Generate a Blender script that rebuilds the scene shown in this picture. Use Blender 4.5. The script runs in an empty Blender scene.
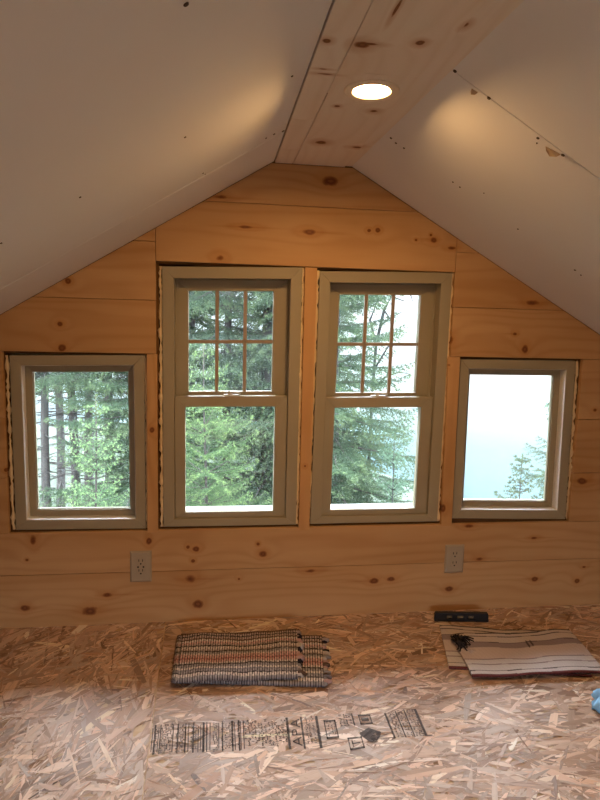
import bpy, bmesh, math, random
import numpy as np
from mathutils import Vector, Matrix

random.seed(7)
rng = np.random.default_rng(11)
scene = bpy.context.scene
COL = scene.collection

# ------------------------------------------------------------------ camera
FPX = 603.7
PITCH, YAW, ROLL = .1324, .1382, .0267
CAM = np.array([-.1138, -2.15, 1.1228])
FW = np.array([math.sin(YAW) * math.cos(PITCH), math.cos(YAW) * math.cos(PITCH), -math.sin(PITCH)])
RT = np.array([math.cos(YAW), -math.sin(YAW), 0.0])
UP = np.cross(RT, FW)
RT, UP = math.cos(ROLL) * RT + math.sin(ROLL) * UP, -math.sin(ROLL) * RT + math.cos(ROLL) * UP

cam_data = bpy.data.cameras.new('camera')
cam = bpy.data.objects.new('camera', cam_data)
COL.objects.link(cam)
M = Matrix.Identity(4)
for i in range(3):
    M[i][0] = RT[i]; M[i][1] = UP[i]; M[i][2] = -FW[i]; M[i][3] = CAM[i]
cam.matrix_world = M
cam_data.sensor_fit = 'VERTICAL'
cam_data.sensor_height = 24.0
cam_data.lens = 24.0 * FPX / 800.0
cam_data.clip_start = .02
cam_data.clip_end = 2000
scene.camera = cam


def onplane(u, v, n, d0):
    d = FW + RT * (u - 300) / FPX - UP * (v - 400) / FPX
    n = np.array(n, float)
    return CAM + d * (d0 - CAM @ n) / (d @ n)


def WP(u, v, y=0.0):
    p = onplane(u, v, (0, 1, 0), y); return float(p[0]), float(p[2])


def HP(u, v, z=0.0):
    p = onplane(u, v, (0, 0, 1), z); return float(p[0]), float(p[1])


# ------------------------------------------------------------------ mesh helpers
class MB:
    """collects polygons for one mesh"""
    def __init__(s):
        s.v = []; s.f = []; s.c = []; s.fa = []; s.mi = []
        s.mapf = None

    def add(s, verts, faces, attr=0.0, col=None, mi=0):
        b = len(s.v)
        if s.mapf: verts = [s.mapf(*p) for p in verts]
        s.v += [tuple(p) for p in verts]
        s.c += [col] * len(verts)
        for f in faces:
            s.f.append([b + i for i in f]); s.fa.append(attr); s.mi.append(mi)
        return b

    def box(s, x0, x1, y0, y1, z0, z1, attr=0.0, col=None, mi=0):
        v = [(x0, y0, z0), (x1, y0, z0), (x1, y1, z0), (x0, y1, z0), (x0, y0, z1), (x1, y0, z1), (x1, y1, z1), (x0, y1, z1)]
        f = [(0, 3, 2, 1), (4, 5, 6, 7), (0, 1, 5, 4), (1, 2, 6, 5), (2, 3, 7, 6), (3, 0, 4, 7)]
        s.add(v, f, attr, col, mi)

    def prism(s, poly, y0, y1, attr=0.0, col=None, mi=0):
        """poly in (x,z), counter-clockwise seen from -y; extruded along y"""
        n = len(poly)
        v = [(p[0], y0, p[1]) for p in poly] + [(p[0], y1, p[1]) for p in poly]
        f = [tuple(range(n)), tuple(range(2 * n - 1, n - 1, -1))]
        for i in range(n):
            j = (i + 1) % n
            f.append((j, i, i + n, j + n))
        s.add(v, f, attr, col, mi)

    def slab(s, poly, z0, z1, attr=0.0, col=None, mi=0):
        """poly in (x,y) ccw from above, extruded along z"""
        n = len(poly)
        v = [(p[0], p[1], z0) for p in poly] + [(p[0], p[1], z1) for p in poly]
        f = [tuple(range(n - 1, -1, -1)), tuple(range(n, 2 * n))]
        for i in range(n):
            j = (i + 1) % n
            f.append((i, j, j + n, i + n))
        s.add(v, f, attr, col, mi)

    def tube(s, pts, radii, n=8, col=None, cap=True):
        pts = [Vector(p) for p in pts]
        rings = []
        v = []
        for i, p in enumerate(pts):
            a = pts[max(i - 1, 0)]; b = pts[min(i + 1, len(pts) - 1)]
            t = (b - a).normalized()
            ref = Vector((0, 0, 1)) if abs(t.z) < .9 else Vector((1, 0, 0))
            e1 = t.cross(ref).normalized(); e2 = t.cross(e1)
            for k in range(n):
                an = 2 * math.pi * k / n
                v.append(tuple(p + (e1 * math.cos(an) + e2 * math.sin(an)) * radii[i]))
        f = []
        for i in range(len(pts) - 1):
            for k in range(n):
                k2 = (k + 1) % n
                f.append((i * n + k, i * n + k2, (i + 1) * n + k2, (i + 1) * n + k))
        if cap:
            f.append(tuple(range(n - 1, -1, -1)))
            f.append(tuple(range((len(pts) - 1) * n, len(pts) * n)))
        s.add(v, f, 0.0, col)

    def build(s, name, mat, parent=None, smooth=False, bevel=0.0, fix=True):
        me = bpy.data.meshes.new(name)
        me.from_pydata(s.v, [], s.f)
        if any(c is not None for c in s.c):
            a = me.attributes.new('col', 'FLOAT_COLOR', 'POINT')
            arr = np.array([(c if c is not None else (.5, .5, .5)) for c in s.c], dtype=np.float32)
            arr = np.concatenate([arr, np.ones((len(arr), 1), np.float32)], 1)
            a.data.foreach_set('color', arr.ravel())
        if any(s.fa):
            a = me.attributes.new('board', 'FLOAT', 'FACE')
            a.data.foreach_set('value', np.array(s.fa, dtype=np.float32))
        for m in (mat if isinstance(mat, (list, tuple)) else [mat]):
            me.materials.append(m)
        if any(s.mi):
            me.polygons.foreach_set('material_index', np.array(s.mi, dtype=np.int32))
        if fix:
            bm = bmesh.new(); bm.from_mesh(me)
            bmesh.ops.recalc_face_normals(bm, faces=bm.faces)
            bm.to_mesh(me); bm.free()
        if smooth:
            me.polygons.foreach_set('use_smooth', [True] * len(me.polygons))
        me.update()
        o = bpy.data.objects.new(name, me)
        COL.objects.link(o)
        if parent: o.parent = parent
        if bevel:
            b = o.modifiers.new('bevel', 'BEVEL'); b.width = bevel; b.segments = 2; b.limit_method = 'ANGLE'
        return o


def tag(o, label=None, cat=None, group=None, kind=None):
    if label: o['label'] = label
    if cat: o['category'] = cat
    if group: o['group'] = group
    if kind: o['kind'] = kind
    return o


def empty(name, loc=(0, 0, 0), label=None, cat=None, group=None, kind=None):
    o = bpy.data.objects.new(name, None)
    o.empty_display_size = .1
    COL.objects.link(o); o.location = loc
    return tag(o, label, cat, group, kind)


# ------------------------------------------------------------------ node helpers
class NT:
    def __init__(s, mat):
        s.nt = mat.node_tree; s.nt.nodes.clear()
        s.out = s.nt.nodes.new('ShaderNodeOutputMaterial')

    def n(s, t, **kw):
        nd = s.nt.nodes.new(t)
        for k, v in kw.items(): setattr(nd, k, v)
        return nd

    def set(s, sock, val):
        if isinstance(val, bpy.types.NodeSocket): s.nt.links.new(val, sock)
        elif val is not None:
            try: sock.default_value = val
            except Exception: sock.default_value = (*val, 1.0)

    def math(s, op, a, b=None, c=None, clamp=False):
        nd = s.n('ShaderNodeMath', operation=op); nd.use_clamp = clamp
        s.set(nd.inputs[0], a); s.set(nd.inputs[1], b); s.set(nd.inputs[2], c)
        return nd.outputs[0]

    def vec(s, op, a, b=None):
        nd = s.n('ShaderNodeVectorMath', operation=op)
        s.set(nd.inputs[0], a)
        if b is not None: s.set(nd.inputs[1], b)
        return nd.outputs['Value'] if op == 'LENGTH' else nd.outputs[0]

    def comb(s, x, y, z):
        nd = s.n('ShaderNodeCombineXYZ')
        for i, q in enumerate((x, y, z)): s.set(nd.inputs[i], q)
        return nd.outputs[0]

    def sep(s, v):
        nd = s.n('ShaderNodeSeparateXYZ'); s.set(nd.inputs[0], v)
        return nd.outputs

    def noise(s, vec, scale, detail=3, rough=.5, dist=0):
        nd = s.n('ShaderNodeTexNoise')
        s.set(nd.inputs['Vector'], vec); nd.inputs['Scale'].default_value = scale
        nd.inputs['Detail'].default_value = detail; nd.inputs['Roughness'].default_value = rough
        nd.inputs['Distortion'].default_value = dist
        return nd.outputs['Fac']

    def ramp(s, fac, stops, interp='LINEAR'):
        nd = s.n('ShaderNodeValToRGB'); nd.color_ramp.interpolation = interp
        el = nd.color_ramp.elements
        while len(el) < len(stops): el.new(.5)
        for e, (p, c) in zip(el, stops):
            e.position = p
            e.color = (c, c, c, 1) if isinstance(c, (int, float)) else (*c, 1)
        s.set(nd.inputs[0], fac)
        return nd.outputs[0]

    def mix(s, fac, a, b, blend='MIX'):
        nd = s.n('ShaderNodeMix', data_type='RGBA', blend_type=blend)
        s.set(nd.inputs[0], fac)
        s.set(nd.inputs[6], a if isinstance(a, bpy.types.NodeSocket) else (*a, 1))
        s.set(nd.inputs[7], b if isinstance(b, bpy.types.NodeSocket) else (*b, 1))
        return nd.outputs[2]

    def bsdf(s, color, rough=.6, spec=.3, metal=0.0, bump=None, bump_str=.2, bump_dist=.002):
        b = s.n('ShaderNodeBsdfPrincipled')
        s.set(b.inputs['Base Color'], color if isinstance(color, bpy.types.NodeSocket) else (*color, 1))
        s.set(b.inputs['Roughness'], rough); b.inputs['Specular IOR Level'].default_value = spec
        b.inputs['Metallic'].default_value = metal
        if bump is not None:
            bp = s.n('ShaderNodeBump'); bp.inputs['Strength'].default_value = bump_str
            bp.inputs['Distance'].default_value = bump_dist
            s.set(bp.inputs['Height'], bump); s.nt.links.new(bp.outputs[0], b.inputs['Normal'])
        s.nt.links.new(b.outputs[0], s.out.inputs[0])
        return b


def newmat(name):
    m = bpy.data.materials.new(name); m.use_nodes = True
    return m, NT(m)


def plain(name, color, rough=.5, spec=.3, metal=0.0, mottle=.06, scale=30, bump=0.0):
    m, t = newmat(name)
    co = t.n('ShaderNodeTexCoord').outputs['Object']
    nz = t.noise(co, scale, 4)
    c = t.mix(nz, tuple(x * (1 - mottle) for x in color), tuple(min(1, x * (1 + mottle)) for x in color))
    t.bsdf(c, rough, spec, metal, nz if bump else None, bump)
    return m


# ------------------------------------------------------------------ pine with knots
PINE_A = (.59, .372, .185)
PINE_B = (.485, .280, .122)


def pine(name, axes, knots=(), a=PINE_A, b=PINE_B, late=(.36, .170, .058), rough=.55):
    """axes: (long, across) object axes, e.g. ('X','Z'); knots: (long, across, r_long, r_across, tail, dark)"""
    m, t = newmat(name)
    co = t.n('ShaderNodeTexCoord').outputs['Object']
    sp = t.sep(co)
    L = sp['XYZ'.index(axes[0])]; A = sp['XYZ'.index(axes[1])]
    board = t.n('ShaderNodeAttribute', attribute_name='board').outputs['Fac']
    P = t.comb(L, A, 0)
    wob = t.noise(P, 40, 2)
    d = None; halo = None
    for (kl, ka, rl, ra, tail, dark) in knots:
        q = t.vec('MULTIPLY', t.vec('SUBTRACT', P, (kl, ka, 0)), (1 / rl, 1 / ra, 0))
        ln = t.vec('LENGTH', q)
        ln = t.math('ADD', ln, (1 - dark) * .45)
        d = ln if d is None else t.math('MINIMUM', d, ln)
        if tail:
            q2 = t.vec('MULTIPLY', t.vec('SUBTRACT', P, (kl + (tail * .5 if abs(tail) < 9 else 0), ka, 0)), (1 / (rl * 5), 1 / (ra * .8), 0))
            l2 = t.vec('LENGTH', q2)
            halo = l2 if halo is None else t.math('MINIMUM', halo, l2)
    if d is None:
        d = t.n('ShaderNodeValue').outputs[0]; d.default_value = 50.0
    d = t.math('ADD', d, t.math('MULTIPLY', t.math('SUBTRACT', wob, .5), .7))
    warp = t.math('POWER', 2.718, t.math('MULTIPLY', d, -.55))
    seed = t.math('MULTIPLY', board, 37.7)
    lowv = t.comb(t.math('MULTIPLY', L, .7), t.math('MULTIPLY', A, 5.0), seed)
    low = t.noise(lowv, 1.0, 2)
    ph = t.math('ADD', t.math('MULTIPLY', A, 130.0), t.math('MULTIPLY', low, 42.0))
    ph = t.math('ADD', ph, t.math('MULTIPLY', warp, 13.0))
    ring = t.math('MULTIPLY_ADD', t.math('SINE', ph), .5, .5)
    ring = t.math('POWER', ring, 2.5)
    fine = t.noise(t.comb(t.math('MULTIPLY', L, 5.0), t.math('MULTIPLY', A, 190.0), seed), 1.0, 3)
    blot = t.noise(t.comb(t.math('MULTIPLY', L, 2.2), t.math('MULTIPLY', A, 7.0), seed), 1.0, 3)
    c = t.mix(t.ramp(blot, [(.3, 0.0), (.7, 1.0)]), a, b)
    c = t.mix(t.math('MULTIPLY', ring, t.math('MULTIPLY_ADD', blot, .60, .03)), c, late)
    c = t.mix(t.math('MULTIPLY', fine, .22), c, tuple(x * .72 for x in b))
    tone = t.math('FRACT', t.math('MULTIPLY', board, 7.31))
    c = t.mix(t.math('MULTIPLY', tone, .25), c, tuple(x * y for x, y in zip(b, (.95, .9, .8))))
    if knots:
        hal = t.ramp(t.math('MULTIPLY', d, .25), [(.2, 1.0), (.65, 0.0)])
        c = t.mix(t.math('MULTIPLY', hal, .55), c, (.42, .19, .055))
        if halo is not None:
            th = t.ramp(halo, [(.0, 1.0), (1.0, 0.0)])
            c = t.mix(t.math('MULTIPLY', t.math('MULTIPLY', th, fine), .9), c, (.33, .13, .035))
        core = t.ramp(d, [(.70, 1.0), (1.15, 0.0)])
        rim = t.math('MULTIPLY_ADD', t.math('SINE', t.math('MULTIPLY', d, 11.0)), .5, .5)
        kc = t.mix(rim, (.12, .034, .010), (.22, .075, .022))
        c = t.mix(t.math('MULTIPLY', core, .94), c, kc)
    t.bsdf(c, rough, .25, 0, fine, .08, .001)
    return m


def wknot(u, v, ru=4, rv=3, tail=0, dark=1.0):
    x, z = WP(u, v)
    return (x, z, ru * .0036, rv * .0036, tail, dark)


wall_knots = [wknot(*k) for k in [
    (62, 348, 4, 3.5), (60, 324, 3, 2.5), (68, 281, 3.5, 3), (33, 540, 4, 7, 0, .5), (27, 560, 1.6, 1.4), (25, 608, 5, 3.5, .02), (90, 611, 8, 5, .02),
    (107, 595, 6, 3, .1, .8), (149, 541, 3, 4), (188, 547, 2, 2), (196, 549, 4, 3), (193, 561, 2.2, 2), (190, 579, 8, 6, .05, .4), (198, 604, 6, 5),
    (258, 544, 2, 2), (263, 554, 4.5, 3.6), (239, 579, 1.4, 1.2), (374, 581, 5.5, 3.6, -.12), (391, 579, 5.5, 3, 0, .9), (310, 571, 8, 3, .02, .35),
    (469, 526, 6, 2.6, .02, .7), (534, 538, 6, 2, .03, .6), (449, 589, 5, 3.6, .02), (535, 579, 4.5, 3.2, -.03), (577, 581, 3.5, 3), (584, 567, 2.5, 1.2, .02),
    (479, 559, 6, 3, .02, .35), (330, 181, 8.5, 5), (309, 232, 7, 3, .1), (369, 230.5, 2.4, 2), (378, 230, 2.8, 2.6), (431, 235, 1.6, 1.4), (434, 240, 3.6, 3, -.05),
    (416, 240, 1.4, 1.2), (245, 227, 10, 2, .03, .45), (220, 197, 10, 3, .03, .2), (515, 334, 2.6, 1.8, -.03), (525, 349, 4, 5), (533, 303, 10, 4, .02, .35), (450, 340, 6, 8, 0, .15),
    (452, 248, 6, 2.5, 0, .4), (582, 481, 7, 4, .02), (500, 470, 1, 1), (6, 470, 2, 2), (595, 410, 2.5, 2), (220, 258, 6, 5, 0, .15)]]
M_wall = pine('pine_boards', 'XZ', wall_knots)
M_strip = pine('pine_strip', 'ZX', [(WP(152, 430)[1], WP(152, 430)[0], .012, .010, 0, 1), (WP(443, 508)[1], WP(443, 508)[0], .018, .013, 0, 1),
                                    (WP(305, 466)[1], WP(305, 466)[0], .005, .005, 0, 1), (WP(449, 365)[1], WP(449, 365)[0], .004, .004, 0, 1)],
               a=(.61, .37, .170), b=(.53, .295, .118))


def rknot(u, v, rl, ra, tail=0, dark=1.0):
    x, y = HP(u, v, 1.65)
    return (y, x, rl, ra, tail, dark)


ridge_knots = [rknot(362, 46, .017, .016, 0, 1), rknot(369, 45, .007, .022, 0, .6), rknot(420, 44, .011, .010), rknot(337, 107, .008, .008, 0, .9), rknot(374, 112, .013, .014, 0, .45),
               rknot(321, 143, .020, .019, 0, .85), rknot(397, 9, .035, .0035), rknot(327, 42, .010, .009), rknot(357, 148, .012, .02, 0, .6), rknot(325, 75, .005, .022, 0, .55),
               rknot(323, 70, .004, .014, 0, .4), rknot(466, 28, .014, .008, 0, .3)]
M_ridge = pine('pine_ridge_boards', 'YX', ridge_knots, a=(.83, .775, .73), b=(.78, .71, .655), late=(.68, .58, .50))  # same pine as the wall, paler: neutral daylight put into the colour

# ------------------------------------------------------------------ other materials
M_paint = plain('taupe_paint', (.335, .29, .195), .45, .35, mottle=.04, scale=12)
M_muntin = plain('muntin_paint', (.34, .275, .205), .5, .3, mottle=.04, scale=12)
M_liner = plain('white_liner', (.80, .79, .76), .5, .3, mottle=.02)
M_sill = plain('outer_sill', (.36, .345, .32), .6, .3, mottle=.03)
M_gapdark = plain('rough_opening_wood', (.16, .085, .035), .9, .1, mottle=.3, scale=20)
M_foam = plain('spray_foam', (.78, .62, .38), .85, .1, mottle=.15, scale=90, bump=.3)
M_white = plain('ivory_plastic', (.37, .30, .21), .35, .4, mottle=.02, scale=8)
M_slot = plain('dark_slot', (.04, .03, .02), .6, .2)
M_blackpl = plain('black_plastic', (.012, .012, .014), .45, .4, mottle=.1)
M_vial = plain('vial_acrylic', (.20, .15, .09), .15, .6, mottle=.05)
M_trimring = plain('light_trim_ring', (.80, .72, .62), .4, .3, mottle=.02)
M_lock = plain('lock_metal', (.55, .52, .46), .35, .5, metal=.3)
M_screw = plain('drywall_screw', (.05, .035, .03), .6, .3)
M_soil = plain('forest_floor', (.030, .038, .026), .95, .05, mottle=.5, scale=1.5)
M_bark = plain('spruce_bark', (.042, .036, .034), .9, .1, mottle=.4, scale=14, bump=.5)
M_twig = plain('bare_twig', (.016, .016, .017), .9, .1, mottle=.3, scale=20)
M_blue = plain('blue_cloth', (.26, .55, .92), .6, .2, mottle=.15, scale=60, bump=.3)

# drywall
M_dry, t = newmat('bare_drywall')
co = t.n('ShaderNodeTexCoord').outputs['Object']
n1 = t.noise(co, 3.0, 4); n2 = t.noise(co, 160, 2)
c = t.mix(n1, (.72, .735, .775), (.78, .79, .825))
t.bsdf(c, .85, .12, 0, n2, .05, .001)
M_paper = plain('torn_paper', (.50, .39, .27), .9, .1, mottle=.2, scale=60)

# OSB flakes
M_osb, t = newmat('osb_flakes')
colr = t.n('ShaderNodeAttribute', attribute_name='col').outputs['Color']
uv = t.n('ShaderNodeUVMap').outputs[0]
us = t.sep(uv)
gr = t.noise(t.comb(t.math('MULTIPLY', us[0], 9.0), t.math('MULTIPLY', us[1], 260.0), 0), 1.0, 3)
sp = t.sep(t.n('ShaderNodeTexCoord').outputs['Object'])
c = t.mix(t.math('MULTIPLY', t.math('SUBTRACT', gr, .35, clamp=True), .9), colr, t.mix(1.0, colr, (.62, .52, .42), 'MULTIPLY'))
t.bsdf(c, .48, .32, 0, gr, .25, .001)
M_osbbase, t = newmat('osb_core')
co = t.n('ShaderNodeTexCoord').outputs['Object']
vo = t.n('ShaderNodeTexVoronoi'); t.set(vo.inputs['Vector'], t.vec('MULTIPLY', co, (9, 30, 1)))
vo.inputs['Scale'].default_value = 1.0
c = t.ramp(t.sep(vo.outputs['Color'])[0], [(0, (.25, .14, .07)), (.5, (.50, .34, .2)), (1, (.62, .48, .33))])
t.bsdf(c, .7, .2)

# ink with worn patches
M_ink, t = newmat('worn_ink')
co = t.n('ShaderNodeTexCoord').outputs['Object']
w = t.noise(co, 85, 4, .6)
w2 = t.noise(co, 14, 2)
fac = t.ramp(t.math('ADD', t.math('MULTIPLY', w, .7), t.math('MULTIPLY', w2, .3)), [(.30, 0.0), (.42, 1.0)])
b = t.n('ShaderNodeBsdfDiffuse'); b.inputs[0].default_value = (.085, .083, .09, 1)
tr = t.n('ShaderNodeBsdfTransparent')
mx = t.n('ShaderNodeMixShader'); t.set(mx.inputs[0], t.math('MULTIPLY', fac, .74))
t.nt.links.new(b.outputs[0], mx.inputs[2]); t.nt.links.new(tr.outputs[0], mx.inputs[1]); t.nt.links.new(mx.outputs[0], t.out.inputs[0])

# glass pane
M_glass, t = newmat('window_glass')
tr = t.n('ShaderNodeBsdfTransparent'); tr.inputs[0].default_value = (.95, .985, .98, 1)
gl = t.n('ShaderNodeBsdfGlossy'); gl.inputs['Roughness'].default_value = .02
fr = t.n('ShaderNodeFresnel'); fr.inputs[0].default_value = 1.35
mx = t.n('ShaderNodeMixShader'); t.nt.links.new(fr.outputs[0], mx.inputs[0])
t.nt.links.new(tr.outputs[0], mx.inputs[1]); t.nt.links.new(gl.outputs[0], mx.inputs[2]); t.nt.links.new(mx.outputs[0], t.out.inputs[0])

# vertex coloured cloth
M_cloth, t = newmat('woven_cloth')
colr = t.n('ShaderNodeAttribute', attribute_name='col').outputs['Color']
nz = t.noise(t.n('ShaderNodeTexCoord').outputs['Object'], 320, 2)
c = t.mix(t.math('MULTIPLY', nz, .5), colr, t.mix(1.0, colr, (.55, .52, .5), 'MULTIPLY'))
t.bsdf(c, .95, .05, 0, nz, .4, .001)

# foliage
def foliage_mat(name, dark, light, tip):
    m, t = newmat(name)
    a = t.n('ShaderNodeAttribute', attribute_name='tip').outputs['Fac']
    co = t.n('ShaderNodeTexCoord').outputs['Object']
    nz = t.noise(co, 2.2, 3)
    c = t.mix(t.ramp(nz, [(.3, 0.0), (.7, 1.0)]), dark, light)
    c = t.mix(t.math('POWER', a, 2.0), c, tip)
    d = t.n('ShaderNodeBsdfDiffuse'); t.set(d.inputs[0], c)
    tl = t.n('ShaderNodeBsdfTranslucent'); t.set(tl.inputs[0], c)
    mx = t.n('ShaderNodeMixShader'); mx.inputs[0].default_value = .35
    t.nt.links.new(d.outputs[0], mx.inputs[1]); t.nt.links.new(tl.outputs[0], mx.inputs[2])
    t.nt.links.new(mx.outputs[0], t.out.inputs[0])
    return m


M_fol_dark = foliage_mat('spruce_needles', (.034, .056, .036), (.062, .094, .054), (.11, .15, .075))
M_fol_young = foliage_mat('young_spruce_needles', (.075, .125, .070), (.120, .185, .088), (.175, .25, .11))
M_fol_mid = foliage_mat('spruce_needles_mid', (.052, .086, .045), (.086, .135, .060), (.145, .205, .082))
M_leaf = foliage_mat('birch_leaves', (.075, .12, .085), (.10, .155, .095), (.14, .19, .11))

# lamp diffuser
M_led, t = newmat('led_diffuser')
em = t.n('ShaderNodeEmission'); em.inputs[0].default_value = (1.0, .55, .20, 1); em.inputs[1].default_value = 450.0
t.nt.links.new(em.outputs[0], t.out.inputs[0])

# ------------------------------------------------------------------ room dimensions
XL, XR, YB = -2.05, 2.5, -4.6
SL_, SR_ = .601, -.564           # roof slopes
AXL, AZL = .074, 1.657           # left slope upper edge
AXR, AZR = .349, 1.6530
SKEW = .035                       # the right slope is not quite square to the gable
ZP = 1.652                        # underside of ridge boards


def zl(x): return AZL + SL_ * (x - AXL)
def zr_(x): return AZR + SR_ * (x - AXR)


def ceil_z(x):
    return min(zl(x), zr_(x), ZP)


# ------------------------------------------------------------------ front wall (boards in one mesh)
def clip(poly, a, b, c):
    """keep a*x+b*z<=c"""
    out = []
    n = len(poly)
    for i in range(n):
        p, q = poly[i], poly[(i + 1) % n]
        dp = a * p[0] + b * p[1] - c; dq = a * q[0] + b * q[1] - c
        if dp <= 0: out.append(p)
        if dp * dq < 0:
            tt = dp / (dp - dq)
            out.append((p[0] + (q[0] - p[0]) * tt, p[1] + (q[1] - p[1]) * tt))
    return out


OPEN = {'SL': (-.830, -.357, .354, .990), 'DL': (-.320, .190, .354, 1.306), 'DR': (.234, .742, .354, 1.308), 'SR': (.785, 1.277, .360, 1.000)}
wall = MB()
g = .0016
bid = [0.03]


def board(x0, x1, z0, z1):
    poly = [(x0 + g / 2, z0 + g), (x1 - g / 2, z0 + g), (x1 - g / 2, z1), (x0 + g / 2, z1)]
    poly = clip(poly, -SL_, 1, AZL - SL_ * AXL - .001)
    if len(poly) > 2: poly = clip(poly, -SR_, 1, AZR - SR_ * AXR - .001)
    if len(poly) > 2: poly = clip(poly, 0, 1, ZP - .001)
    if len(poly) < 3: return
    bid[0] += .0713
    wall.prism(poly, 0.0, .019, bid[0] % 1.0 + .01)


board(XL, XR, -.002, .197)
board(XL, XR, .197, .353)
rows = [.353, .552, .765, .990, 1.174, 1.372, 1.6]
for a_, b_ in zip(rows[:3], rows[1:4]):                      # left of the left small window / right of the right one
    board(XL, OPEN['SL'][0], a_, b_)
    board(OPEN['SR'][1], XR, a_, b_ + (.01 if b_ > .98 else 0))
for a_, b_ in zip(rows[3:-1], rows[4:]):
    board(XL, -.324, a_, b_)
    board(.744, XR, a_ + (.010 if a_ < 1 else 0.008), b_ + .008)
board(-.324, .744, 1.307, 1.513)
board(-.324, .744, 1.513, 1.70)
wall_o = wall.build('wall_front', M_wall, bevel=.0012); wall_o['kind'] = 'structure'

# vertical pine strips between the windows
for i, (xa, xb, xc, xd, z0, z1) in enumerate([(-.3585, -.3205, -.3565, -.3215, .346, .990), (.193, .2335, .1905, .2345, .342, 1.306), (.7475, .7905, .7385, .784, .348, 1.0)]):
    s = MB()
    s.prism([(xa, z0), (xb, z0), (xd, z1), (xc, z1)], -.0015 if z0 < .35 else -.001, .0185, .31 + .2 * i)
    o = s.build('trim_%d' % (i + 1), M_strip, bevel=.0015); o['kind'] = 'structure'

# sheathing behind the boards (dark rough opening edges), with the openings cut out
she = MB()
xs = [XL, OPEN['SL'][0] + .004, OPEN['SL'][1] - .002, OPEN['DL'][0] + .004, OPEN['DL'][1] - .002, OPEN['DR'][0] + .002, OPEN['DR'][1] - .004, OPEN['SR'][0] + .001, OPEN['SR'][1] - .004, XR]
holes = {1: (.362, .984), 3: (.362, 1.300), 5: (.362, 1.302), 7: (.368, .995)}
for i in range(9):
    x0, x1 = xs[i], xs[i + 1]
    segs = [(-.05, 1.9)]
    if i in holes: segs = [(-.05, holes[i][0]), (holes[i][1], 1.9)]
    for z0, z1 in segs:
        poly = clip([(x0, z0), (x1, z0), (x1, z1), (x0, z1)], -SL_, 1, AZL - SL_ * AXL + .05)
        if len(poly) > 2: poly = clip(poly, -SR_, 1, AZR - SR_ * AXR + .05)
        if len(poly) > 2: she.prism(poly, .021, .115)
o = she.build('wall_front_sheathing', M_gapdark); o['kind'] = 'structure'
# outside casing boards lap over the window frames
cas = MB()
xs = [XL, OPEN['SL'][0] + .036, OPEN['SL'][1] - .022, OPEN['DL'][0] + .032, OPEN['DL'][1] - .022, OPEN['DR'][0] + .022, OPEN['DR'][1] - .026, OPEN['SR'][0] + .020, OPEN['SR'][1] - .036, XR]
holes = {1: (.380, .966), 3: (.384, 1.280), 5: (.384, 1.282), 7: (.386, .978)}
for i in range(9):
    x0, x1 = xs[i], xs[i + 1]
    segs = [(-.05, 1.9)]
    if i in holes: segs = [(-.05, holes[i][0]), (holes[i][1], 1.9)]
    for z0, z1 in segs:
        poly = clip([(x0, z0), (x1, z0), (x1, z1), (x0, z1)], -SL_, 1, AZL - SL_ * AXL + .05)
        if len(poly) > 2: poly = clip(poly, -SR_, 1, AZR - SR_ * AXR + .05)
        if len(poly) > 2: cas.prism(poly, .1185, .126)
o = cas.build('wall_front_outer_casing', M_paint); o['kind'] = 'structure'


# ------------------------------------------------------------------ windows
def quad_map(corners_px, y):
    """corners TL TR BR BL in the wall plane -> function (s,t,y), s,t in 0..1"""
    tl, tr, br, bl = [WP(u, v, y) for u, v in corners_px]
    Wd = ((tr[0] - tl[0]) + (br[0] - bl[0])) / 2
    Ht = ((tl[1] - bl[1]) + (tr[1] - br[1])) / 2

    def f(s, yy, t):
        s /= Wd; t /= Ht
        x = (1 - t) * ((1 - s) * bl[0] + s * br[0]) + t * ((1 - s) * tl[0] + s * tr[0])
        z = (1 - t) * ((1 - s) * bl[1] + s * br[1]) + t * ((1 - s) * tl[1] + s * tr[1])
        return (x, yy, z)
    return f, Wd, Ht


def ring(mb, s0, s1, t0, t1, wl, wr, wb, wt, y0, y1):
    """mitred rectangular frame"""
    o_ = [(s0, t0), (s1, t0), (s1, t1), (s0, t1)]
    i_ = [(s0 + wl, t0 + wb), (s1 - wr, t0 + wb), (s1 - wr, t1 - wt), (s0 + wl, t1 - wt)]
    for k in range(4):
        j = (k + 1) % 4
        a_, b_, c_, d_ = o_[k], o_[j], i_[j], i_[k]
        v = [(p[0], y0, p[1]) for p in (a_, b_, c_, d_)] + [(p[0], y1, p[1]) for p in (a_, b_, c_, d_)]
        mb.add(v, [(0, 1, 2, 3), (7, 6, 5, 4), (0, 4, 5, 1), (1, 5, 6, 2), (2, 6, 7, 3), (3, 7, 4, 0)])


YF = .009


def foam(win, f, Wd, Ht, sides):
    """irregular beads of foam squeezed in the gap round the frame"""
    for side, ln, out in sides:
        mb = MB()
        pos = .0
        pts = []; rad = []
        n = int(ln / .011)
        for i in range(n + 1):
            q = i / n * ln
            r = .0050 + .0030 * math.sin(i * .9 + ln * 7) * random.random() + .0045 * max(0, random.random() - .62)
            if random.random() < .10: r *= .45
            o_ = out + random.uniform(-.0018, .0018)
            yy = YF + .008 + random.uniform(-.002, .003)
            if side == 'l': pts.append(f(-o_, yy, q))
            if side == 'r': pts.append(f(Wd + o_, yy, q))
            if side == 't': pts.append(f(q, yy, Ht + o_))
            if side == 'b': pts.append(f(q, yy, -o_))
            rad.append(max(.0015, r))
        rad = [q * (1.0 + .5 * (random.random() - .4)) for q in rad]
        mb.tube(pts, rad, 7)
        mb.build('foam_bead', M_foam, win, smooth=True)


def pane(win_part, f, s0, s1, t0, t1, y):
    mb = MB(); mb.mapf = f
    mb.box(s0, s1, y, y + .004, t0, t1)
    return mb.build('glass_pane', M_glass, win_part)


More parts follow.
